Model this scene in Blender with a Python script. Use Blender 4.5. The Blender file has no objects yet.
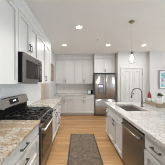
import bpy, bmesh, math, random
from mathutils import Vector, Matrix
S = bpy.context.scene
C = S.collection
PI = math.pi
random.seed(7)

# ---------------------------------------------------------------- camera, world, exposure
EYE = 1.45
F = 107.0
cam_d = bpy.data.cameras.new('camera')
cam = bpy.data.objects.new('camera', cam_d); C.objects.link(cam)
cam.location = (0, 0, EYE)
cam.rotation_euler = (PI/2, 0, 0)
cam_d.sensor_fit = 'HORIZONTAL'
cam_d.sensor_width = 36
cam_d.lens = 36*F/165
cam_d.shift_x = (82.5-77.2)/165
cam_d.shift_y = 0
cam_d.clip_start = 0.02
S.camera = cam
w = bpy.data.worlds.new('daylight'); S.world = w
w.use_nodes = True
bg = w.node_tree.nodes['Background']
bg.inputs[0].default_value = (0.80, 0.90, 1.0, 1)
bg.inputs[1].default_value = 3.4
S.view_settings.view_transform = 'Standard'
S.view_settings.look = 'None'
S.view_settings.gamma = 1
S.view_settings.exposure = 0.28
S.view_settings.use_curve_mapping = False
sun_d = bpy.data.lights.new('sun', 'SUN'); sun_d.energy = 2.5; sun_d.angle = 0.02; sun_d.color = (0.95, 0.98, 1.0)
sun = bpy.data.objects.new('sun', sun_d); C.objects.link(sun)
sun.rotation_euler = Vector((-1.0, -0.25, -0.85)).to_track_quat('-Z', 'Y').to_euler()   # sun through the dining windows on the right
S.cycles.filter_width = 0.9
CAN_POWER = 9.5
CAN_COLOUR = (1.0, 0.985, 0.96)

# ---------------------------------------------------------------- materials
def principled(name, col, rough=0.5, metal=0.0, **kw):
    m = bpy.data.materials.new(name); m.use_nodes = True
    b = m.node_tree.nodes['Principled BSDF']
    b.inputs['Base Color'].default_value = (*col, 1)
    b.inputs['Roughness'].default_value = rough
    b.inputs['Metallic'].default_value = metal
    for k, v in kw.items(): b.inputs[k].default_value = v
    return m
def nodes(m): return m.node_tree.nodes, m.node_tree.links, m.node_tree.nodes['Principled BSDF']
def ramp(nt, stops):
    r = nt.nodes.new('ShaderNodeValToRGB')
    els = r.color_ramp.elements
    while len(els) < len(stops): els.new(0.5)
    for e, (p, c) in zip(els, stops): e.position = p; e.color = (*c, 1)
    return r
def noise_mat(name, c1, c2, scale, rough=0.5, metal=0.0, lo=0.35, hi=0.65, stretch=(1,1,1), bump=0.0, detail=4, **kw):
    m = principled(name, c1, rough, metal, **kw)
    n, l, b = nodes(m)
    tc = n.new('ShaderNodeTexCoord'); mp = n.new('ShaderNodeMapping'); mp.inputs['Scale'].default_value = stretch
    nz = n.new('ShaderNodeTexNoise'); nz.inputs['Scale'].default_value = scale; nz.inputs['Detail'].default_value = detail
    r = ramp(m.node_tree, [(lo, c1), (hi, c2)])
    l.new(tc.outputs['Object'], mp.inputs['Vector']); l.new(mp.outputs['Vector'], nz.inputs['Vector'])
    l.new(nz.outputs['Fac'], r.inputs['Fac']); l.new(r.outputs['Color'], b.inputs['Base Color'])
    if bump:
        bp = n.new('ShaderNodeBump'); bp.inputs['Strength'].default_value = bump; bp.inputs['Distance'].default_value = 0.005
        l.new(nz.outputs['Fac'], bp.inputs['Height']); l.new(bp.outputs['Normal'], b.inputs['Normal'])
    return m
def granite(name, base, vein, dark, tan, tan_lo, tan_hi):
    m = principled(name, base, 0.09)
    n, l, b = nodes(m); nt = m.node_tree
    tc = n.new('ShaderNodeTexCoord')
    def nz(scale, det, dist=0.0, off=0):
        mp = n.new('ShaderNodeMapping'); mp.inputs['Location'].default_value = (off, off*1.7, 0)
        mp.inputs['Rotation'].default_value = (0, 0, 0.6)
        mp.inputs['Scale'].default_value = (1, 1.9, 1)
        t = n.new('ShaderNodeTexNoise'); t.inputs['Scale'].default_value = scale; t.inputs['Detail'].default_value = det
        t.inputs['Distortion'].default_value = dist
        l.new(tc.outputs['Object'], mp.inputs['Vector']); l.new(mp.outputs['Vector'], t.inputs['Vector']); return t
    def mix(f, a, c):
        x = n.new('ShaderNodeMix'); x.data_type = 'RGBA'
        l.new(f, x.inputs['Factor'])
        for s, v in ((6, a), (7, c)):
            if hasattr(v, 'is_linked'): l.new(v, x.inputs[s])
            else: x.inputs[s].default_value = (*v, 1)
        return x.outputs[2]
    big = ramp(nt, [(tan_lo, (0,0,0)), (tan_hi, (1,1,1))]); l.new(nz(3.0, 5, 0.8, 3).outputs['Fac'], big.inputs['Fac'])
    mid = ramp(nt, [(0.50, (0,0,0)), (0.62, (1,1,1))]); l.new(nz(9, 6, 1.2, 11).outputs['Fac'], mid.inputs['Fac'])
    fine = ramp(nt, [(0.56, (0,0,0)), (0.64, (1,1,1))]); l.new(nz(45, 3, 0.3, 23).outputs['Fac'], fine.inputs['Fac'])
    c = mix(big.outputs['Color'], base, tan)
    c = mix(mid.outputs['Color'], c, vein)
    c = mix(fine.outputs['Color'], c, dark)
    l.new(c, b.inputs['Base Color'])
    return m
def wood_floor():
    m = principled('oak floor planks', (0.5,0.3,0.16), 0.32)
    n, l, b = nodes(m); nt = m.node_tree
    tc = n.new('ShaderNodeTexCoord')
    br = n.new('ShaderNodeTexBrick')
    br.inputs['Scale'].default_value = 1.0
    br.inputs['Brick Width'].default_value = 1.3; br.inputs['Row Height'].default_value = 0.125
    br.inputs['Mortar Size'].default_value = 0.002; br.inputs['Bias'].default_value = 0.0
    br.offset = 0.37
    br.inputs['Color1'].default_value = (0.53,0.31,0.14,1); br.inputs['Color2'].default_value = (0.345,0.183,0.072,1)
    br.inputs['Mortar'].default_value = (0.20,0.11,0.055,1)
    l.new(tc.outputs['Object'], br.inputs['Vector'])
    mp = n.new('ShaderNodeMapping'); mp.inputs['Scale'].default_value = (1.2, 22, 1)
    l.new(tc.outputs['Object'], mp.inputs['Vector'])
    nz = n.new('ShaderNodeTexNoise'); nz.inputs['Scale'].default_value = 2.2; nz.inputs['Detail'].default_value = 6
    l.new(mp.outputs['Vector'], nz.inputs['Vector'])
    r = ramp(nt, [(0.3, (0.72,0.70,0.68)), (0.7, (1.15,1.15,1.15))]); l.new(nz.outputs['Fac'], r.inputs['Fac'])
    x = n.new('ShaderNodeMix'); x.data_type = 'RGBA'; x.blend_type = 'MULTIPLY'; x.inputs['Factor'].default_value = 1
    l.new(br.outputs['Color'], x.inputs[6]); l.new(r.outputs['Color'], x.inputs[7])
    l.new(x.outputs[2], b.inputs['Base Color'])
    return m
M = {}
M['cabinet'] = principled('cabinet paint', (0.67,0.66,0.64), 0.40)
M['wall'] = noise_mat('wall paint', (0.58,0.575,0.56), (0.60,0.595,0.58), 3, 0.6)
M['ceiling'] = noise_mat('ceiling paint', (0.84,0.84,0.825), (0.86,0.86,0.845), 2, 0.8)
M['beige'] = noise_mat('beige wall paint', (0.70,0.58,0.44), (0.73,0.61,0.47), 3, 0.6)
M['splash'] = principled('white gloss backsplash', (0.90,0.90,0.885), 0.3)  # whiter than the wall; missing bounce light put into the colour
M['splash_back'] = principled('cream backsplash', (0.86,0.82,0.76), 0.35)
M['matte_black'] = principled('matte black steel', (0.006,0.006,0.006), 0.7, 0, **{'Specular IOR Level': 0.15})
M['trim'] = principled('white trim paint', (0.60,0.595,0.58), 0.4)
M['carpet'] = noise_mat('pale living room carpet', (0.66,0.66,0.65), (0.74,0.74,0.73), 80, 0.95)  # unseen pale floor, added to bounce light up to the ceiling
M['floor'] = wood_floor()
M['stone_left'] = granite('warm granite', (0.58,0.52,0.43), (0.38,0.27,0.17), (0.14,0.11,0.085), (0.45,0.335,0.23), 0.42, 0.58)  # same stone as the other tops; warm reflected light put into the colour
M['stone_far'] = granite('grey granite', (0.64,0.61,0.56), (0.40,0.35,0.30), (0.13,0.12,0.11), (0.58,0.50,0.40), 0.50, 0.66)  # same stone again, its greyer lighting put into the colour
M['stone_island'] = granite('pale granite', (0.62,0.605,0.58), (0.50,0.48,0.45), (0.30,0.29,0.28), (0.55,0.515,0.46), 0.50, 0.66)
M['steel'] = noise_mat('brushed stainless steel', (0.36,0.345,0.325), (0.42,0.405,0.385), 4, 0.16, 1.0, stretch=(1,1,40))
M['steel_dark'] = noise_mat('dark brushed steel', (0.26,0.25,0.235), (0.31,0.30,0.285), 4, 0.30, 1.0, stretch=(1,1,40))
M['oven_steel'] = principled('black stainless steel', (0.10,0.095,0.088), 0.3, 0.9)
M['bright_steel'] = principled('polished bar steel', (0.68,0.67,0.66), 0.5, 0.85)
M['sink'] = principled('satin sink steel', (0.42,0.385,0.345), 0.45, 0.8)
M['chrome'] = principled('faucet nickel', (0.21,0.205,0.20), 0.28, 1.0)
M['pull'] = principled('pewter pull metal', (0.16,0.145,0.13), 0.40, 1.0)
M['black'] = principled('black enamel', (0.012,0.012,0.012), 0.22)
M['iron'] = noise_mat('cast iron', (0.010,0.010,0.010), (0.02,0.02,0.02), 60, 0.3)
M['glass_black'] = principled('black glass', (0.015,0.014,0.013), 0.10, 0, **{'Specular IOR Level': 0.25})
M['mw_glass'] = principled('smoked door glass', (0.02,0.019,0.018), 0.15, 0, **{'Specular IOR Level': 0.12})
M['oven_glass'] = principled('bronze oven glass', (0.03,0.019,0.012), 0.08, 0, **{'Specular IOR Level': 0.35})
M['grey_plastic'] = principled('grey plastic', (0.10,0.10,0.10), 0.4)
M['brass'] = principled('aged brass', (0.30,0.25,0.13), 0.3, 1.0)
M['cord'] = principled('clear grey cord', (0.62,0.62,0.60), 0.5)
M['glass'] = principled('clear glass', (1,1,1), 0.02, 0, **{'Transmission Weight': 1.0, 'IOR': 1.3})
M['white'] = principled('white ceramic', (0.78,0.77,0.74), 0.25)
M['leaf'] = noise_mat('green leaves', (0.06,0.13,0.03), (0.14,0.24,0.06), 20, 0.5)
M['red'] = principled('red glaze', (0.36,0.07,0.045), 0.35)
M['coffee'] = principled('dark coffee', (0.03,0.02,0.012), 0.2)
M['tray'] = noise_mat('weathered tan wood', (0.30,0.235,0.15), (0.44,0.36,0.25), 6, 0.6, stretch=(1,1,12))
M['rug'] = noise_mat('grey brown woven pile', (0.10,0.073,0.049), (0.205,0.16,0.117), 15, 0.95, lo=0.3, hi=0.7, bump=0.4, detail=6)
M['rug_edge'] = noise_mat('dark rug binding', (0.06,0.045,0.04), (0.09,0.07,0.06), 40, 0.95)
M['frame_grey'] = principled('grey picture frame', (0.25,0.25,0.26), 0.4)
M['frame_dark'] = principled('dark wood frame', (0.04,0.03,0.02), 0.4)
M['mat'] = principled('white picture mat', (0.76,0.76,0.75), 0.6)
def emit(name, col, st):
    m = principled(name, (0.8,0.8,0.8), 0.4)
    n, l, b = nodes(m); b.inputs['Emission Color'].default_value = (*col, 1); b.inputs['Emission Strength'].default_value = st
    return m
M['lens'] = emit('lamp lens', (1.0,0.95,0.86), 9)
M['bulb'] = emit('bulb glow', (1.0,0.96,0.90), 9)
M['display'] = emit('lit clock digits', (0.9,0.95,1.0), 1.5)
M['screen_teal'] = emit('teal screen', (0.02,0.16,0.20), 0.5)
M['screen_violet'] = emit('violet panel', (0.07,0.045,0.28), 0.45)
def brushed(name, col, rough=0.36):
    m = principled(name, col, rough, 0.8, **{'Anisotropic': 0.85, 'Anisotropic Rotation': ANROT})
    n, l, b = nodes(m); t = n.new('ShaderNodeTangent'); t.direction_type = 'RADIAL'; t.axis = 'Z'
    l.new(t.outputs['Tangent'], b.inputs['Tangent']); return m
ANROT = 0.25
M['fridge_steel'] = brushed('vertical streaked stainless steel', (0.46,0.455,0.445), 0.30)
def painting(name, stops, scale):
    m = principled(name, (0.3,0.4,0.5), 0.5); n, l, b = nodes(m)
    tc = n.new('ShaderNodeTexCoord'); nz = n.new('ShaderNodeTexNoise'); nz.inputs['Scale'].default_value = scale
    nz.inputs['Detail'].default_value = 3; nz.inputs['Distortion'].default_value = 1.0
    r = ramp(m.node_tree, stops); l.new(tc.outputs['Object'], nz.inputs['Vector']); l.new(nz.outputs['Fac'], r.inputs['Fac'])
    l.new(r.outputs['Color'], b.inputs['Base Color']); return m
M['art_teal'] = painting('teal abstract paint', [(0.30,(0.03,0.17,0.24)),(0.44,(0.10,0.42,0.46)),(0.54,(0.55,0.62,0.62)),(0.62,(0.16,0.10,0.32)),(0.74,(0.05,0.10,0.22))], 4.0)
M['art_floral'] = painting('floral print', [(0.36,(0.46,0.38,0.26)),(0.44,(0.36,0.08,0.05)),(0.52,(0.46,0.36,0.24)),(0.58,(0.05,0.08,0.035))], 12)

# ---------------------------------------------------------------- mesh helpers
class MB:
    def __init__(s): s.bm = bmesh.new()
    def box(s, x0, x1, y0, y1, z0, z1, bev=0.0, seg=1):
        t = bmesh.new(); bmesh.ops.create_cube(t, size=1)
        for v in t.verts:
            v.co = Vector((x0+(v.co.x+.5)*(x1-x0), y0+(v.co.y+.5)*(y1-y0), z0+(v.co.z+.5)*(z1-z0)))
        if bev: bmesh.ops.bevel(t, geom=list(t.edges), offset=bev, segments=seg, affect='EDGES', profile=0.5)
        return s.add(t)
    def add(s, t, mat=None):
        me = bpy.data.meshes.new('tmp')
        if mat: bmesh.ops.transform(t, matrix=mat, verts=t.verts)
        t.to_mesh(me); t.free(); s.bm.from_mesh(me); bpy.data.meshes.remove(me); return s
    def tube(s, pts, r, n=8, closed=False):
        pts = [Vector(p) for p in pts]; rs = r if isinstance(r, (list, tuple)) else [r]*len(pts)
        t = bmesh.new(); rings = []; prev = None
        for i, p in enumerate(pts):
            if closed: d = (pts[(i+1) % len(pts)]-pts[i-1]).normalized()
            else: d = ((pts[min(i+1, len(pts)-1)]-pts[max(i-1, 0)])).normalized()
            if prev is None:
                a = Vector((0,0,1)) if abs(d.z) < .9 else Vector((1,0,0))
                u = d.cross(a).normalized()
            else: u = (prev-d*prev.dot(d)).normalized()
            prev = u; v = d.cross(u)
            rings.append([t.verts.new(p+(u*math.cos(2*PI*k/n)+v*math.sin(2*PI*k/n))*rs[i]) for k in range(n)])
        m = len(rings)
        for i in range(m if closed else m-1):
            A, B = rings[i], rings[(i+1) % m]
            for k in range(n):
                f = t.faces.new((A[k], A[(k+1) % n], B[(k+1) % n], B[k])); f.smooth = True
        if not closed:
            t.faces.new(rings[0][::-1]); t.faces.new(rings[-1])
        bmesh.ops.recalc_face_normals(t, faces=t.faces)
        return s.add(t)
    def lathe(s, prof, c=(0,0,0), n=24, mat=None):
        t = bmesh.new(); rings = []
        for (r, z) in prof:
            rings.append([t.verts.new((c[0]+max(r,1e-4)*math.cos(2*PI*k/n), c[1]+max(r,1e-4)*math.sin(2*PI*k/n), c[2]+z)) for k in range(n)])
        for A, B in zip(rings, rings[1:]):
            for k in range(n):
                f = t.faces.new((A[k], A[(k+1) % n], B[(k+1) % n], B[k])); f.smooth = True
        bmesh.ops.remove_doubles(t, verts=t.verts, dist=2e-4)
        bmesh.ops.recalc_face_normals(t, faces=t.faces)
        return s.add(t, mat)
    def prism(s, poly, a0, a1, axis='x'):
        # poly: (u, v) pairs; axis x -> (a,u,v), y -> (u,a,v), z -> (u,v,a)
        t = bmesh.new()
        def P(a, u, v): return {'x': (a,u,v), 'y': (u,a,v), 'z': (u,v,a)}[axis]
        A = [t.verts.new(P(a0, *p)) for p in poly]; B = [t.verts.new(P(a1, *p)) for p in poly]
        t.faces.new(A); t.faces.new(B[::-1])
        for i in range(len(poly)):
            j = (i+1) % len(poly); t.faces.new((A[i], B[i], B[j], A[j]))
        bmesh.ops.recalc_face_normals(t, faces=t.faces)
        return s.add(t)
    def build(s, name, mat, parent=None):
        me = bpy.data.meshes.new(name); s.bm.to_mesh(me); s.bm.free(); me.materials.append(mat)
        o = bpy.data.objects.new(name, me); C.objects.link(o)
        if parent: o.parent = parent
        return o
def tag(o, label, cat, group=None):
    o['label'] = label; o['category'] = cat
    if group: o['group'] = group
    return o
def thing(name, label, cat, loc=(0,0,0), rz=0, group=None):
    o = bpy.data.objects.new(name, None); C.objects.link(o)
    o.location = loc; o.rotation_euler = (0,0,rz); o.empty_display_size = 0.1
    return tag(o, label, cat, group)
def struct(name, mb, mat):
    o = mb.build(name, mat); o['kind'] = 'structure'; return o
def copy_tree(o, parent=None):
    c = o.copy(); C.objects.link(c)
    if parent: c.parent = parent
    for ch in list(o.children): copy_tree(ch, c)
    return c

# ---------------------------------------------------------------- room shell
CEIL = 2.74
UZ_ = 1.425
XL = -1.18          # left wall face
YB = 5.30           # back wall face
struct('floor', MB().box(-2.8, 6.2, -0.4, 5.5, -0.1, 0), M['floor'])
struct('floor_living', MB().box(-2.8, 6.2, -3.2, -0.4, -0.1, 0), M['carpet'])  # added behind the camera as a light reflector
struct('ceiling', MB().box(-2.8, 6.2, -3.2, 5.5, CEIL, CEIL+0.1), M['ceiling'])
wl = MB().box(XL-0.1, XL, -3.2, 3.50, 0, CEIL).box(XL-0.1, XL, 3.50, 3.95, 2.1, CEIL)
struct('wall_left', wl, M['wall'])
struct('wall_left_return', MB().box(-1.20, -1.02, 3.95, 5.40, 0, CEIL), M['wall'])
struct('wall_hall', MB().box(-2.7, -1.205, 3.95, 4.05, 0, CEIL), M['beige'])
struct('wall_hall_side', MB().box(-2.7, -2.6, 2.2, 3.95, 0, CEIL).box(-2.6, -1.28, 2.2, 2.3, 0, CEIL), M['beige'])
struct('trim_1', MB().box(-1.20, -1.02, 3.93, 3.95, 0, 2.2, 0.004), M['trim'])
struct('wall_back_backsplash', MB().box(-1.02, 0.757, YB-0.0015, YB, 0.91, 1.392), M['splash_back'])
struct('wall_back', MB().box(-1.02, 1.72, YB, 5.40, 0, CEIL), M['wall'])
# pantry wall with a double-door opening
DX0, DX1, DZ = 1.90, 2.74, 2.03
YP = 4.50
struct('wall_pantry', MB().box(1.72, DX0, YP, YP+0.1, 0, CEIL).box(DX1, 2.97, YP, YP+0.1, 0, CEIL)
       .box(DX0, DX1, YP, YP+0.1, DZ, CEIL).box(1.72, 1.82, YP+0.1, 5.40, 0, CEIL).box(1.82, 2.97, YP+0.5, YP+0.6, 0, CEIL), M['wall'])
YR = 4.38
struct('wall_right_back', MB().box(2.97, 6.2, YR, YR+0.1, 0, CEIL).box(2.97, 3.07, YR+0.1, YP+0.6, 0, CEIL), M['wall'])
struct('wall_right', MB().box(6.1, 6.2, -3.2, YR, 2.55, CEIL).box(6.1, 6.2, 3.9, YR, 0, 2.55).box(6.1, 6.2, 0.95, 1.1, 0, 2.55)
       .box(6.1, 6.2, -1.6, -1.45, 0, 2.55), M['wall'])
struct('wall_left_backsplash', MB().box(XL, XL+0.0015, -1.0, 3.45, 0.91, UZ_), M['splash'])  # thin panel, painted brighter in place of bounce light under the cabinets
struct('wall_front', MB().box(-2.8, 2.9, -3.3, -3.2, 0, CEIL).box(3.3, 3.9, -3.3, -3.2, 0, CEIL).box(4.3, 6.2, -3.3, -3.2, 0, CEIL), M['wall'])  # unseen wall, piers and slots shaped to put light bands in the fridge
struct('baseboard_right', MB().box(2.98, 6.1, YR-0.015, YR, 0, 0.12, 0.003), M['trim'])
struct('baseboard_pantry', MB().box(1.73, 1.82, YP-0.015, YP, 0, 0.12, 0.003).box(2.82, 2.965, YP-0.015, YP, 0, 0.12, 0.003), M['trim'])

door = bpy.data.objects.new('door_1', None); C.objects.link(door); door.location = (0, YP, 0); door['kind'] = 'structure'
cs = MB()
cs.box(DX0-0.08, DX0, -0.02, 0, 0, DZ, 0.004).box(DX1, DX1+0.08, -0.02, 0, 0, DZ, 0.004).box(DX0-0.08, DX1+0.08, -0.02, 0, DZ, DZ+0.08, 0.004)
cs.build('casing', M['trim'], door)
mid = (DX0+DX1)/2
for s, (a, b) in ((-1, (DX0+0.004, mid-0.003)), (1, (mid+0.003, DX1-0.004))):
    lf = MB(); st = 0.085
    lf.box(a, a+st, 0.01, 0.045, 0.01, DZ-0.005).box(b-st, b, 0.01, 0.045, 0.01, DZ-0.005)
    for z0, z1 in ((0.01, 0.22), (0.92, 1.05), (DZ-0.115, DZ-0.005)): lf.box(a+st, b-st, 0.01, 0.045, z0, z1)
    for z0, z1 in ((0.22, 0.92), (1.05, DZ-0.115)):
        lf.box(a+st, b-st, 0.025, 0.04, z0, z1)
        lf.box(a+st+0.03, b-st-0.03, 0.016, 0.025, z0+0.03, z1-0.03, 0.007)
    leaf = lf.build('door_leaf', M['trim'], door)
    hx = a-0.002 if s < 0 else b+0.002
    for hz in (0.25, 1.05, 1.82):
        MB().tube([(hx, -0.003, hz-0.045), (hx, -0.003, hz+0.045)], 0.008).build('hinge', M['pull'], leaf)
    kx = mid+s*0.045
    MB().lathe([(0,0.05),(0.018,0.048),(0.024,0.036),(0.018,0.02),(0.008,0.012),(0.022,0.006),(0.022,0),(0,0)], n=16,
               mat=Matrix.Translation((kx, 0.01, 0.98)) @ Matrix.Rotation(PI/2, 4, 'X')).build('knob', M['chrome'], leaf)

# ---------------------------------------------------------------- cabinet kit (local: x along the run, front faces -y)
def shaker(x0, x1, z0, z1, fr=0.058):
    b = MB(); g = 0.005
    x0 += g; x1 -= g; z0 += g; z1 -= g
    fx = min(fr, (x1-x0)*0.3); fz = min(fr, (z1-z0)*0.3)
    b.box(x0, x0+fx, -0.026, 0, z0, z1).box(x1-fx, x1, -0.026, 0, z0, z1)
    b.box(x0+fx, x1-fx, -0.026, 0, z0, z0+fz).box(x0+fx, x1-fx, -0.026, 0, z1-fz, z1)
    b.box(x0+fx, x1-fx, -0.006, 0, z0+fz, z1-fz)
    return b
def slab(x0, x1, z0, z1):
    g = 0.005
    return MB().box(x0+g, x1-g, -0.02, 0, z0+g, z1-g, 0.002)
def pull(cx, cz, vertical, L=0.13, y=-0.02):
    b = MB(); h = L/2
    if vertical:
        b.box(cx-0.006, cx+0.006, y-0.034, y-0.024, cz-h, cz+h, 0.002)
        for s in (-1, 1): b.box(cx-0.008, cx+0.008, y-0.026, y, cz+s*(h-0.014)-0.009, cz+s*(h-0.014)+0.009, 0.002)
    else:
        b.box(cx-h, cx+h, y-0.034, y-0.024, cz-0.006, cz+0.006, 0.002)
        for s in (-1, 1): b.box(cx+s*(h-0.014)-0.009, cx+s*(h-0.014)+0.009, y-0.026, y, cz-0.008, cz+0.008, 0.002)
    return b
def add_door(root, x0, x1, z0, z1, hx=None, hz=None, L=0.13):
    d = shaker(x0, x1, z0, z1).build('door', M['cabinet'], root)
    if hx is not None: pull(hx, hz, True, L).build('handle', M['pull'], d)
    return d
def add_drawer(root, x0, x1, z0, z1, L=0.13, flat=True, hz=None, name='drawer', handle=True):
    d = (slab if flat else shaker)(x0, x1, z0, z1).build(name, M['cabinet'], root)
    if handle: pull((x0+x1)/2, (z0+z1)/2 if hz is None else hz, False, L).build('handle', M['pull'], d)
    return d
ZC = 0.87
def base_body(root, W, D, open_top=False):
    if open_top:
        b = MB().box(0, 0.018, 0, D, 0.10, ZC).box(W-0.018, W, 0, D, 0.10, ZC).box(0.018, W-0.018, 0, D, 0.10, 0.12)
        b.box(0.018, W-0.018, D-0.012, D, 0.12, ZC).box(0.018, W-0.018, 0, 0.018, 0.12, 0.16).box(0.018, W-0.018, 0, 0.018, 0.70, 0.73)
    else: b = MB().box(0, W, 0, D, 0.10, ZC)
    b.build('body', M['cabinet'], root)
    MB().box(0, W, 0.075, D, 0, 0.10).build('toe_kick', M['cabinet'], root)
def base_unit(label, loc, rz, W, D, fronts, group, open_top=False):
    r = thing('base_cabinet', label, 'cabinet', loc, rz, group)
    base_body(r, W, D, open_top)
    for f in fronts:
        if f[0] == 'drawer': add_drawer(r, f[1], f[2], f[3], f[4], **(f[5] if len(f) > 5 else {}))
        else: add_door(r, *f[1:])
    return r
def upper_unit(label, loc, rz, W, D, z0, z1, doors, group, name='wall_cabinet'):
    r = thing(name, label, 'cabinet', loc, rz, group)
    MB().box(0, W, 0, D, 0, z1-z0).build('body', M['cabinet'], r)
    for d in doors: add_door(r, *d)
    return r
def crown(root, W, z, zc, D, name='crown_molding', step=0.032):
    # fascia board and stepped moulding up to the ceiling
    p = -0.022
    prof = [(D, z+0.008), (p, z+0.008), (p, z+(zc-z)*0.55), (p-0.006, z+(zc-z)*0.58), (p-0.012, z+(zc-z)*0.66), (p-step*0.7, z+(zc-z)*0.90), (p-step, z+(zc-z)*0.92), (p-step, zc), (D, zc)]
    return MB().prism(prof, 0, W, 'x').build(name, M['cabinet'], root)

# ---------------------------------------------------------------- left run
FX = -0.575        # carcass front of left base run (doors 2 cm proud)
BD = FX-XL-0.005
R90 = PI/2
Y1, Y2 = 1.55, 2.31
GL = 'left run base cabinets'
base_unit('white base cabinet with stacked drawers in the left foreground, just before the range', (FX, 0.66, 0), R90, Y1-0.003-0.66, BD,
    [('drawer', 0, 0.887, 0.715, 0.862, {'L': 0.15}), ('drawer', 0, 0.887, 0.41, 0.705, {'flat': False, 'L': 0.15, 'hz': 0.615}), ('drawer', 0, 0.887, 0.105, 0.40, {'flat': False, 'L': 0.15})], GL)
base_unit('white door and drawer base cabinet just beyond the far side of the range', (FX, Y2+0.003, 0), R90, 0.547, BD,
    [('drawer', 0, 0.547, 0.715, 0.862), ('door', 0, 0.547, 0.105, 0.705, 0.50, 0.615)], GL)
base_unit('white three drawer base cabinet at the far end of the left counter', (FX, 2.86, 0), R90, 0.64, BD,
    [('drawer', 0, 0.64, 0.715, 0.862), ('drawer', 0, 0.64, 0.41, 0.705, {'flat': False}), ('drawer', 0, 0.64, 0.105, 0.40, {'flat': False})], GL)
def counter(name, mat, x0, x1, y0, y1, label, group='granite countertops'):
    o = MB().box(x0, x1, y0, y1, ZC, 0.91, 0.005, 2).build(name, mat)
    return tag(o, label, 'countertop', group)
counter('countertop', M['stone_left'], XL+0.004, -0.53, 0.65, Y1-0.003, 'tan and cream granite countertop in the foreground left of the range')
counter('countertop', M['stone_far'], XL+0.004, -0.53, Y2+0.003, 3.50, 'short speckled granite countertop beyond the range on the left')

UX = -0.87; UD = UX-XL-0.003
UZ0, UZ1 = 1.425, 2.51
GU = 'left wall cabinets'
def left_upper(label, y0, y1, z0, doors):
    r = upper_unit(label, (UX, y0, z0), R90, y1-y0, UD, z0, UZ1, doors, GU)
    crown(r, y1-y0, UZ1-z0, CEIL-0.001-z0, UD)
    return r
H = UZ1-UZ0
left_upper('tall white wall cabinet in the left foreground, nearest of the row', 0.60, 1.53, UZ0,
    [(0, 0.465, 0, H, 0.43, 0.12), (0.465, 0.93, 0, H, 0.50, 0.12)])
hm = UZ1-1.90
left_upper('short two door wall cabinet directly above the microwave', 1.532, 2.308, 1.90,
    [(0, 0.388, 0, hm, 0.355, 0.16), (0.388, 0.776, 0, hm, 0.421, 0.16)])
left_upper('white wall cabinet just beyond the microwave', 2.31, 2.868, UZ0, [(0, 0.558, 0, H, 0.525, 0.13)])
left_upper('last white wall cabinet on the left, beside the small framed print', 2.87, 3.42, UZ0, [(0, 0.55, 0, H, 0.035, 0.13)])

# ---------------------------------------------------------------- range
rg = thing('range', 'stainless gas range with black cooktop set into the left counter', 'stove', (FX, Y1, 0), R90)
RW = Y2-Y1
MB().box(0.002, RW-0.002, 0.0, BD-0.005, 0.09, 0.895).build('body', M['matte_black'], rg)
MB().box(0.03, RW-0.03, 0.05, BD-0.005, 0.0, 0.09).build('base', M['black'], rg)
MB().box(0, RW, -0.01, BD-0.09, 0.895, 0.918, 0.004).build('cooktop', M['black'], rg)
# slanted front knob panel
pn = MB().prism([(0.0,0.80),(-0.045,0.80),(-0.055,0.815),(-0.02,0.905),(0.0,0.912)], 0.0, RW, 'x').build('control_panel', M['steel'], rg)
for k in range(5):
    kx = RW*(0.12+0.19*k)
    rot = Matrix.Translation((kx, -0.038, 0.860)) @ Matrix.Rotation(PI/2-0.37, 4, 'X')
    kb = MB().lathe([(0,0),(0.034,0),(0.034,0.008),(0.029,0.012),(0.026,0.036),(0.021,0.040),(0,0.040)], n=16, mat=rot)
    kb.build('knob', M['black'], pn)
od = MB().box(0.004, RW-0.004, -0.045, 0, 0.235, 0.79, 0.006).build('oven_door', M['oven_steel'], rg)
MB().box(0.07, RW-0.07, -0.049, -0.044, 0.30, 0.69, 0.002).build('oven_window', M['oven_glass'], od)
hb = MB().tube([(0.03, -0.095, 0.745), (RW-0.03, -0.095, 0.745)], 0.013, 10)
for x in (0.06, RW-0.06): hb.box(x-0.012, x+0.012, -0.092, -0.044, 0.735, 0.755, 0.003)
hb.build('handle', M['bright_steel'], od)
MB().box(0.004, RW-0.004, -0.04, 0, 0.095, 0.225, 0.005).build('storage_drawer', M['steel_dark'], rg)
# backguard
bgd = MB().box(0, RW, BD-0.09, BD-0.006, 0.895, 1.06, 0.003).build('backguard', M['matte_black'], rg)
pp = [(BD-0.12,1.055),(BD-0.125,1.07),(BD-0.075,1.20),(BD-0.06,1.21),(BD-0.006,1.21),(BD-0.006,1.055)]
sp = MB().prism(pp, 0.0, RW, 'x').build('console', M['steel'], bgd)
def on_console(x0, x1, t0, t1, th):
    a = Vector((0, BD-0.125, 1.07)); b = Vector((0, BD-0.075, 1.20)); d = b-a; nrm = Vector((0, -d.z, d.y)).normalized()
    q0 = a+d*t0; q1 = a+d*t1
    return [(q0.y, q0.z), (q1.y, q1.z), (q1.y+nrm.y*th, q1.z+nrm.z*th), (q0.y+nrm.y*th, q0.z+nrm.z*th)], x0, x1
pl, a, b = on_console(0.16, 0.40, 0.22, 0.82, 0.004); MB().prism(pl, a, b, 'x').build('clock_display', M['glass_black'], sp)
for dx in (0.245, 0.265, 0.292, 0.312):
    pl, a, b = on_console(dx, dx+0.012, 0.48, 0.64, 0.006); MB().prism(pl, a, b, 'x').build('clock_digit', M['display'], sp)
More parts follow.
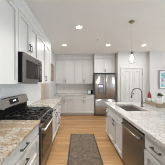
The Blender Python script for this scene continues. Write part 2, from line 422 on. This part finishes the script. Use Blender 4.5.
# burners and grates
for bx, by in ((0.16,0.13),(0.16,0.38),(0.38,0.26),(0.60,0.13),(0.60,0.38)):
    MB().lathe([(0,0.918),(0.05,0.918),(0.05,0.928),(0.036,0.930),(0.036,0.938),(0,0.940)], (bx,by,0), 16).build('burner', M['iron'], rg)
for gx0, gx1 in ((0.02,0.255),(0.265,0.495),(0.505,0.74)):
    g = MB(); z0, z1 = 0.942, 0.954; y0, y1 = 0.02, BD-0.115; t = 0.006
    for x in (gx0, gx1-2*t): g.box(x, x+2*t, y0, y1, z0, z1, 0.002)
    for y in (y0, (y0+y1)/2-t, y1-2*t): g.box(gx0, gx1, y, y+2*t, z0, z1, 0.002)
    cx = (gx0+gx1)/2; g.box(cx-t, cx+t, y0, y1, z0, z1, 0.002)
    for yy in (0.13, 0.38):
        g.box(gx0+0.02, gx1-0.02, yy-t, yy+t, z0, z1, 0.002)
    for x in (gx0+t, gx1-t):
        for y in (y0+t, y1-t): g.box(x-t, x+t, y-t, y+t, 0.917, z0)
    g.build('grate', M['iron'], rg)

# ---------------------------------------------------------------- microwave
MX = UX+0.085
mw = thing('microwave', 'stainless over-the-range microwave with dark window under the short cabinet', 'microwave', (MX, 1.535, 1.455), R90)
MWW, MWD, MWH = 0.770, MX-XL-0.006, 0.44
MB().box(0, MWW, 0, MWD, 0, MWH, 0.003).build('body', M['matte_black'], mw)
MB().box(0, MWW, -0.02, 0, MWH-0.05, MWH, 0.003).build('top_grille', M['steel_dark'], mw)
dr = MB()
dx1 = 0.565
dr.box(0, 0.06, -0.026, 0, 0.0, MWH-0.052).box(dx1-0.05, dx1, -0.026, 0, 0.0, MWH-0.052).box(0.06, dx1-0.05, -0.026, 0, 0.0, 0.055).box(0.06, dx1-0.05, -0.026, 0, MWH-0.10, MWH-0.052)
mdoor = dr.build('door', M['steel_dark'], mw)
MB().box(0.06, dx1-0.05, -0.020, 0, 0.055, MWH-0.10).build('window', M['mw_glass'], mdoor)
hd = MB().tube([(dx1-0.02, -0.06, 0.05), (dx1-0.02, -0.06, MWH-0.09)], 0.010, 10)
for z in (0.07, MWH-0.11): hd.box(dx1-0.028, dx1-0.012, -0.058, -0.02, z-0.01, z+0.01)
hd.build('handle', M['steel'], mdoor)
kp = MB().box(dx1+0.004, MWW, -0.024, 0, 0.0, MWH-0.052, 0.003).build('control_panel', M['mw_glass'], mw)
for r_ in range(5):
    for c_ in range(3):
        MB().box(dx1+0.04+c_*0.045, dx1+0.072+c_*0.045, -0.027, -0.023, 0.05+r_*0.04, 0.075+r_*0.04, 0.001).build('button', M['grey_plastic'], kp)
MB().box(dx1+0.04, MWW-0.03, -0.026, -0.023, 0.28, 0.34).build('display', M['grey_plastic'], kp)

# ---------------------------------------------------------------- small framed print on the left return wall
ap = thing('picture', 'small narrow framed floral print on the left wall past the cabinets', 'picture', (-1.02, 4.24, 1.85), R90)
aw, ah, ft = 0.24, 0.33, 0.03
fr = MB().box(-aw, aw, -0.03, -0.002, ah-ft, ah).box(-aw, aw, -0.03, -0.002, -ah, -ah+ft).box(-aw, -aw+ft, -0.03, -0.002, -ah+ft, ah-ft).box(aw-ft, aw, -0.03, -0.002, -ah+ft, ah-ft)
fr.build('frame', M['frame_dark'], ap)
MB().box(-aw+ft, aw-ft, -0.022, -0.002, -ah+ft, ah-ft).build('print', M['art_floral'], ap)

# ---------------------------------------------------------------- back run
BY = 4.69; BX0 = -1.015; BW = 0.882
GB = 'back wall base cabinets'
bdep = YB-BY-0.005
for i, lab in enumerate(('white two door base cabinet on the back wall, in the left corner', 'white two door base cabinet on the back wall beside the fridge')):
    hw = BW/2
    base_unit(lab, (BX0+i*(BW+0.002), BY, 0), 0, BW, bdep,
        [('drawer', 0, BW, 0.715, 0.862, {'L': 0.13}), ('door', 0, hw, 0.105, 0.705, hw-0.035, 0.63, 0.11), ('door', hw, BW, 0.105, 0.705, hw+0.035, 0.63, 0.11)], GB)
counter('countertop', M['stone_island'], BX0, BX0+2*BW+0.002, BY-0.045, YB-0.004, 'pale granite countertop along the back wall left of the fridge')
VY = 4.99; VD = YB-VY-0.004
vz0, vz1 = 1.39, 2.53; vh = vz1-vz0
GV = 'back wall cabinets'
for i, lab in enumerate(('white two door wall cabinet on the back wall, in the left corner', 'white two door wall cabinet on the back wall beside the fridge')):
    hw = BW/2
    r = upper_unit(lab, (BX0+i*(BW+0.002), VY, vz0), 0, BW, VD, vz0, vz1, [(0, hw, 0, vh, hw-0.032, 0.13), (hw, BW, 0, vh, hw+0.032, 0.13)], GV)
    crown(r, BW, vh, CEIL-0.001-vz0, VD, step=0.06)
OX0, OX1 = 0.755, 1.70
oz0, oz1 = 1.87, 2.53; ow = OX1-OX0; oh = oz1-oz0
r = upper_unit('deep white two door cabinet above the fridge', (OX0, 4.80, oz0), 0, ow, YB-4.80-0.004, oz0, oz1,
    [(0, ow/2, 0, oh, ow/2-0.03, 0.11), (ow/2, ow, 0, oh, ow/2+0.03, 0.11)], GV)
crown(r, ow, oh, CEIL-0.001-oz0, YB-4.80-0.004, step=0.06)
tag(MB().box(-0.69, -0.61, YB-0.009, YB-0.002, 1.10, 1.22, 0.002).build('outlet', M['white']), 'white outlet plate on the back wall under the corner cabinet', 'outlet')
# ---------------------------------------------------------------- fridge
FW = 0.905
fg = thing('refrigerator', 'tall stainless french door refrigerator with dispenser beside the back cabinets', 'refrigerator', (0.772, 4.70, 0))
MB().box(0, FW, 0, 0.57, 0.06, 1.80, 0.004).build('body', M['steel_dark'], fg)
MB().box(0.02, FW-0.02, 0.03, 0.55, 0.0, 0.06).build('base_grille', M['black'], fg)
def fdoor(x0, x1, z0, z1):
    x0 += 0.003; x1 -= 0.003; n = 14; poly = [(x0, -0.004)]
    for k in range(n+1):
        u = k/n; e_ = min(1, min(u, 1-u)*14)
        poly.append((x0+(x1-x0)*u, -0.072-0.006*e_-0.014*math.sin(PI*u)))
    poly.append((x1, -0.004))
    m = MB().prism(poly, z0, z1, 'z')
    for f in m.bm.faces:
        if abs(f.normal.z) < 0.1 and f.normal.y < -0.5: f.smooth = True
    return m
dl = fdoor(0, FW/2, 0.735, 1.795).build('door', M['fridge_steel'], fg)
drr = fdoor(FW/2, FW, 0.735, 1.795).build('door', M['fridge_steel'], fg)
for s, d in ((-1, dl), (1, drr)):
    x = FW/2+s*0.045
    h = MB().tube([(x, -0.14, 0.82), (x, -0.14, 1.70)], 0.013, 10)
    for z in (0.85, 1.67): h.box(x-0.011, x+0.011, -0.138, -0.088, z-0.015, z+0.015, 0.003)
    h.build('handle', M['bright_steel'], d)
ds = MB().box(0.12, 0.36, -0.098, -0.07, 0.98, 1.38, 0.004).build('dispenser', M['grey_plastic'], dl)
MB().box(0.145, 0.335, -0.1, -0.095, 1.02, 1.22, 0.002).build('recess', M['steel_dark'], ds)
MB().box(0.145, 0.335, -0.1005, -0.095, 1.24, 1.34, 0.001).build('panel', M['screen_violet'], ds)
fz = fdoor(0, FW, 0.07, 0.725).build('freezer_drawer', M['fridge_steel'], fg)
h = MB().tube([(0.06, -0.14, 0.655), (FW-0.06, -0.14, 0.655)], 0.013, 10)
for x in (0.10, FW-0.10): h.box(x-0.015, x+0.015, -0.138, -0.088, 0.644, 0.666, 0.003)
h.build('handle', M['bright_steel'], fz)
# ---------------------------------------------------------------- smart display on back counter
sd = thing('smart_display', 'small black display with teal screen on the back counter by the fridge', 'display', (0.59, 4.95, 0.91), -0.15)
MB().prism([(-0.05,0.0),(0.06,0.0),(0.05,0.02),(-0.005,0.19),(-0.03,0.19)], -0.135, 0.13, 'x').build('body', M['matte_black'], sd)
MB().prism([(-0.048,0.03),(-0.0325,0.175),(-0.0355,0.175),(-0.051,0.03)], -0.11, 0.03, 'x').build('screen', M['screen_teal'], sd)

# ---------------------------------------------------------------- island
IX = 0.81; R270 = -PI/2; IDp = 0.62
GI = 'island base cabinets'
base_unit('narrow white island cabinet at the far end past the sink', (IX, 2.94, 0), R270, 0.198, IDp,
    [('drawer', 0, 0.198, 0.715, 0.862, {'L': 0.08}), ('door', 0, 0.198, 0.105, 0.705, 0.16, 0.615)], GI)
base_unit('white two door sink cabinet in the island left of the dishwasher', (IX, 2.74, 0), R270, 0.878, IDp,
    [('drawer', 0, 0.878, 0.715, 0.862, {'handle': False, 'name': 'false_front'}), ('door', 0, 0.439, 0.105, 0.705, 0.40, 0.60), ('door', 0.439, 0.878, 0.105, 0.705, 0.478, 0.60)], GI, open_top=True)
base_unit('white drawer and door island cabinet just right of the dishwasher', (IX, 1.258, 0), R270, 0.398, IDp,
    [('drawer', 0, 0.398, 0.685, 0.862, {'L': 0.13}), ('door', 0, 0.398, 0.105, 0.675, 0.36, 0.58)], GI)
base_unit('white island cabinet nearest the camera at the right edge', (IX, 0.858, 0), R270, 0.45, IDp,
    [('drawer', 0, 0.45, 0.685, 0.862, {'L': 0.13}), ('door', 0, 0.45, 0.105, 0.675, 0.41, 0.58)], GI)
tag(MB().box(IX+IDp+0.003, 2.0, 0.41, 2.94, 0.0, ZC).build('island_back', M['cabinet']), 'white panelled seating side of the island under the stone overhang', 'island panel')
dw = thing('dishwasher', 'stainless dishwasher built into the island below the counter', 'dishwasher', (IX, 1.858, 0), R270)
DW = 0.596
MB().box(0, DW, 0.0, 0.58, 0.10, 0.865).build('body', M['black'], dw)
MB().box(0.01, DW-0.01, 0.06, 0.5, 0.0, 0.10).build('toe_kick', M['black'], dw)
ddr = MB().box(0.003, DW-0.003, -0.028, 0, 0.11, 0.815, 0.004).build('door', M['steel_dark'], dw)
MB().box(0.003, DW-0.003, -0.022, 0, 0.82, 0.862, 0.003).build('control_strip', M['glass_black'], dw)
pts = [(0.035, -0.03, 0.765), (0.05, -0.06, 0.765), (0.12, -0.072, 0.765), (DW-0.12, -0.072, 0.765), (DW-0.05, -0.06, 0.765), (DW-0.035, -0.03, 0.765)]
MB().tube(pts, 0.013, 10).build('handle', M['steel'], ddr)
# island top with a sink cut-out
SX0, SX1, SY0, SY1 = 0.93, 1.36, 2.03, 2.64
def holed_top(x0, x1, y0, y1, hx0, hx1, hy0, hy1, z0, z1):
    b = bmesh.new(); xs = (x0, hx0, hx1, x1); ys = (y0, hy0, hy1, y1)
    V = [[[b.verts.new((x, y, z)) for y in ys] for x in xs] for z in (z0, z1)]
    for i in range(3):
        for j in range(3):
            if i == 1 and j == 1: continue
            for k in (0, 1): b.faces.new((V[k][i][j], V[k][i+1][j], V[k][i+1][j+1], V[k][i][j+1]))
    def side(a, c): b.faces.new((V[0][a[0]][a[1]], V[0][c[0]][c[1]], V[1][c[0]][c[1]], V[1][a[0]][a[1]]))
    for i in range(3):
        side((i,0),(i+1,0)); side((i,3),(i+1,3)); side((0,i),(0,i+1)); side((3,i),(3,i+1))
    side((1,1),(2,1)); side((1,2),(2,2)); side((1,1),(1,2)); side((2,1),(2,2))
    bmesh.ops.recalc_face_normals(b, faces=b.faces)
    m = MB(); m.add(b); return m
it = holed_top(0.76, 2.40, 0.38, 2.97, SX0, SX1, SY0, SY1, ZC, 0.91).build('countertop', M['stone_island'])
tag(it, 'pale speckled granite island countertop with a sink cut-out', 'countertop', 'granite countertops')
# sink
sk = thing('sink', 'stainless undermount sink in the island countertop', 'sink', ((SX0+SX1)/2, (SY0+SY1)/2, ZC-0.001))
hx, hy, dp = (SX1-SX0)/2, (SY1-SY0)/2, 0.21
b = MB(); o_ = 0.003; t = 0.012
b.box(-hx-o_, -hx-o_+t, -hy-o_, hy+o_, -dp, 0).box(hx+o_-t, hx+o_, -hy-o_, hy+o_, -dp, 0)
b.box(-hx-o_+t, hx+o_-t, -hy-o_, -hy-o_+t, -dp, 0).box(-hx-o_+t, hx+o_-t, hy+o_-t, hy+o_, -dp, 0)
b.box(-hx-o_+t, hx+o_-t, -hy-o_+t, hy+o_-t, -dp, -dp+t)
b.build('basin', M['sink'], sk)
MB().lathe([(0,0.004),(0.02,0.004),(0.04,0.006),(0.045,0.002),(0.045,0)], (0,0,-dp+t), 20).build('drain', M['chrome'], sk)
# faucet
fc = thing('faucet', 'dark nickel gooseneck kitchen faucet standing behind the sink', 'faucet', (1.46, 2.41, 0.91))
MB().lathe([(0,0),(0.032,0),(0.032,0.008),(0.024,0.014),(0.022,0.10),(0.018,0.11),(0,0.11)], n=20).build('base', M['chrome'], fc)
R_ = 0.115; zt = 0.295
pts = [(0,0,0.10), (0,0,zt)] + [(-R_+R_*math.cos(a), 0, zt+R_*math.sin(a)) for a in [PI*k/14 for k in range(1, 14)]] + [(-2*R_, 0, zt-0.01)]
MB().tube(pts, 0.0125, 12).build('spout', M['chrome'], fc)
MB().tube([(-2*R_, 0, zt-0.005), (-2*R_-0.003, 0, zt-0.05), (-2*R_-0.006, 0, zt-0.10)], [0.014, 0.017, 0.018], 12).build('spray_head', M['chrome'], fc)
MB().tube([(0.015,0,0.075), (0.055,0,0.085), (0.065,0,0.10), (0.085,0.0,0.155)], [0.014, 0.013, 0.008, 0.006], 10).build('lever', M['chrome'], fc)

# narrow tray with coffee things on the far right of the island
TX, TY, TR = 1.865, 2.56, -0.13
tr = thing('tray', 'narrow rectangular tan wooden tray on the far right of the island counter', 'tray', (TX, TY, 0.91), TR)
tw, tl, th_ = 0.115, 0.26, 0.085
MB().box(-tw, tw, -tl, tl, 0, 0.012, 0.003).build('base', M['tray'], tr)
for (a, b_, c, d) in ((-tw, -tw+0.012, -tl, tl), (tw-0.012, tw, -tl, tl), (-tw+0.012, tw-0.012, -tl, -tl+0.012), (-tw+0.012, tw-0.012, tl-0.012, tl)):
    MB().box(a, b_, c, d, 0.012, th_, 0.003, 2).build('side', M['tray'], tr)
def in_tray(u, v):
    p = Matrix.Rotation(TR, 3, 'Z') @ Vector((u, v, 0)); return (TX+p.x, TY+p.y, 0.9232)
bt = thing('bottle', 'red topped bottle standing at the far left end of the tan tray', 'bottle', in_tray(-0.03, 0.19))
MB().lathe([(0,0),(0.036,0),(0.040,0.006),(0.040,0.13),(0.0,0.132)], n=20).build('body', M['white'], bt)
MB().lathe([(0,0.132),(0.040,0.132),(0.044,0.145),(0.044,0.215),(0.022,0.25),(0.018,0.27),(0.018,0.295),(0,0.296)], n=20).build('top', M['red'], bt)
mg = thing('canister', 'open white canister with dark contents in the middle of the tan tray', 'canister', in_tray(-0.01, -0.03))
MB().lathe([(0,0),(0.052,0),(0.056,0.006),(0.060,0.15),(0.054,0.15),(0.052,0.13)], n=24).build('body', M['white'], mg)
MB().lathe([(0,0.138),(0.0525,0.138)], n=24).build('contents', M['coffee'], mg)
jr = thing('jar', 'white lidded ceramic jar at the near end of the tan tray', 'jar', in_tray(0.015, -0.17))
MB().lathe([(0,0),(0.045,0),(0.050,0.006),(0.050,0.12),(0,0.122)], n=20).build('body', M['white'], jr)
MB().lathe([(0,0.122),(0.052,0.122),(0.052,0.135),(0.02,0.145),(0.012,0.15),(0.015,0.165),(0,0.17)], n=20).build('lid', M['white'], jr)
pt = thing('potted_plant', 'small green plant in a tall white pot behind the tan tray', 'plant', (2.055, 2.66, 0.911))
MB().lathe([(0,0),(0.048,0),(0.058,0.19),(0.061,0.20),(0.053,0.20),(0.049,0.185),(0,0.185)], n=20).build('pot', M['white'], pt)
lv = MB(); bm = lv.bm
for i in range(46):
    a = random.uniform(0, 2*PI); e = random.uniform(0.35, 1.45); L = random.uniform(0.08, 0.135)
    d = Vector((math.cos(a)*math.cos(e), math.sin(a)*math.cos(e), math.sin(e))); sd_ = Vector((-math.sin(a), math.cos(a), 0))
    p0 = Vector((math.cos(a)*0.012, math.sin(a)*0.012, 0.187)); up = d.cross(sd_).normalized()
    q = [p0, p0+d*L*0.55+sd_*0.014, p0+d*L-Vector((0,0,0.015)), p0+d*L*0.55-sd_*0.014, p0+d*L*0.5+up*0.005]
    vs = [bm.verts.new(x) for x in q]
    for f in ((0,1,4),(1,2,4),(2,3,4),(3,0,4)): bm.faces.new([vs[k] for k in f])
lv.build('foliage', M['leaf'], pt)

# ---------------------------------------------------------------- pendant
pd = thing('pendant_lamp', 'clear glass pendant lamp with brass canopy hanging over the island', 'pendant lamp', (1.155, 2.26, CEIL))
MB().lathe([(0,0),(0.052,0),(0.052,-0.018),(0.04,-0.026),(0.012,-0.030),(0.010,-0.05),(0,-0.05)], n=24).build('canopy', M['brass'], pd)
MB().tube([(0,0,-0.05), (0,0,-0.64)], 0.004, 8).build('cord', M['cord'], pd)
MB().lathe([(0,-0.63),(0.012,-0.635),(0.020,-0.65),(0.022,-0.70),(0.016,-0.705),(0,-0.705)], n=20).build('socket', M['grey_plastic'], pd)
MB().lathe([(0,-0.702),(0.012,-0.705),(0.014,-0.725),(0.024,-0.76),(0.029,-0.785),(0.025,-0.808),(0.013,-0.822),(0,-0.824)], n=20).build('bulb', M['bulb'], pd)
MB().lathe([(0.024,-0.66),(0.032,-0.68),(0.048,-0.74),(0.066,-0.80),(0.068,-0.835),(0.056,-0.868),(0.040,-0.880),
            (0.0395,-0.8793),(0.0552,-0.8674),(0.067,-0.8348),(0.065,-0.80),(0.047,-0.74),(0.031,-0.68),(0.023,-0.66)], n=28).build('glass_shade', M['glass'], pd)
pl_ = bpy.data.lights.new('pendant glow', 'POINT'); pl_.energy = 3; pl_.color = CAN_COLOUR; pl_.shadow_soft_size = 0.03
plo = bpy.data.objects.new('pendant_light_source', pl_); C.objects.link(plo); plo.parent = pd; plo.location = (0,0,-0.90)

# ---------------------------------------------------------------- recessed lights
def can(label, x, y, spread=175):
    r = thing('recessed_light', label, 'ceiling light', (x, y, CEIL), 0, 'recessed ceiling lights')
    MB().lathe([(0.062,-0.001),(0.062,-0.006),(0.082,-0.007),(0.088,-0.003),(0.088,-0.001)], n=28).build('trim_ring', M['white'], r)
    MB().lathe([(0,-0.001),(0,-0.005),(0.0615,-0.005),(0.0615,-0.001)], n=28).build('lens', M['lens'], r)
    l = bpy.data.lights.new('can', 'AREA'); l.shape = 'DISK'; l.size = 0.12; l.energy = CAN_POWER; l.color = CAN_COLOUR; l.spread = math.radians(spread)
    o = bpy.data.objects.new('light_source', l); C.objects.link(o); o.parent = r; o.location = (0,0,-0.012)
    return r
can('recessed ceiling light nearest the camera, high above the aisle', 0.04, 2.49, 118)
can('recessed ceiling light above the back counter, nearest the left cabinets', -0.44, 3.69)
can('recessed ceiling light in front of the fridge', 1.06, 3.69)
can('recessed ceiling light over the aisle closest to overhead', 0.04, 1.25, 118)  # added out of view to brighten the near floor and lower fronts
can('recessed ceiling light right of the pendant, before the pantry doors', 2.30, 3.69)
tag(MB().lathe([(0,-0.001),(0,-0.03),(0.02,-0.03),(0.045,-0.012),(0.05,-0.001)], (0.64, 3.21, CEIL), 20).build('sprinkler_cover', M['white']), 'small round sprinkler cover on the ceiling before the fridge light', 'sprinkler')
hl = bpy.data.lights.new('hall lamp', 'AREA'); hl.shape = 'DISK'; hl.size = 0.2; hl.energy = 12; hl.color = CAN_COLOUR  # unseen fill light without a fixture, added to brighten the beige doorway
hlo = bpy.data.objects.new('hall_light_source', hl); C.objects.link(hlo); hlo.location = (-1.9, 3.2, CEIL-0.02)

# ---------------------------------------------------------------- large artwork on the right wall
aw = thing('picture', 'large teal abstract painting in a grey frame on the right wall', 'picture', (3.73, YR, 1.57))
hw, hh, ft = 0.40, 0.375, 0.035
MB().box(-hw, hw, -0.04, -0.002, hh-ft, hh, 0.003).box(-hw, hw, -0.04, -0.002, -hh, -hh+ft, 0.003).box(-hw, -hw+ft, -0.04, -0.002, -hh+ft, hh-ft, 0.003).box(hw-ft, hw, -0.04, -0.002, -hh+ft, hh-ft, 0.003).build('frame', M['frame_grey'], aw)
MB().box(-hw+ft, hw-ft, -0.022, -0.002, -hh+ft, hh-ft).build('mat', M['mat'], aw)
MB().box(-hw+0.085, hw-0.085, -0.026, -0.021, -hh+0.085, hh-0.085).build('canvas', M['art_teal'], aw)

# ---------------------------------------------------------------- rug
rx0, rx1, ry0, ry1 = -0.18, 0.465, 0.9, 3.01
rug = thing('rug', 'grey brown runner rug with dark border on the wood floor', 'rug', (0, 0, 0))
e = 0.03
MB().box(rx0+e, rx1-e, ry0+e, ry1-e, 0.0005, 0.010, 0.002).build('pile', M['rug'], rug)
MB().box(rx0, rx1, ry1-e, ry1, 0.0005, 0.009).box(rx0, rx1, ry0, ry0+e, 0.0005, 0.009).box(rx0, rx0+e, ry0+e, ry1-e, 0.0005, 0.009).box(rx1-e, rx1, ry0+e, ry1-e, 0.0005, 0.009).build('border', M['rug_edge'], rug)
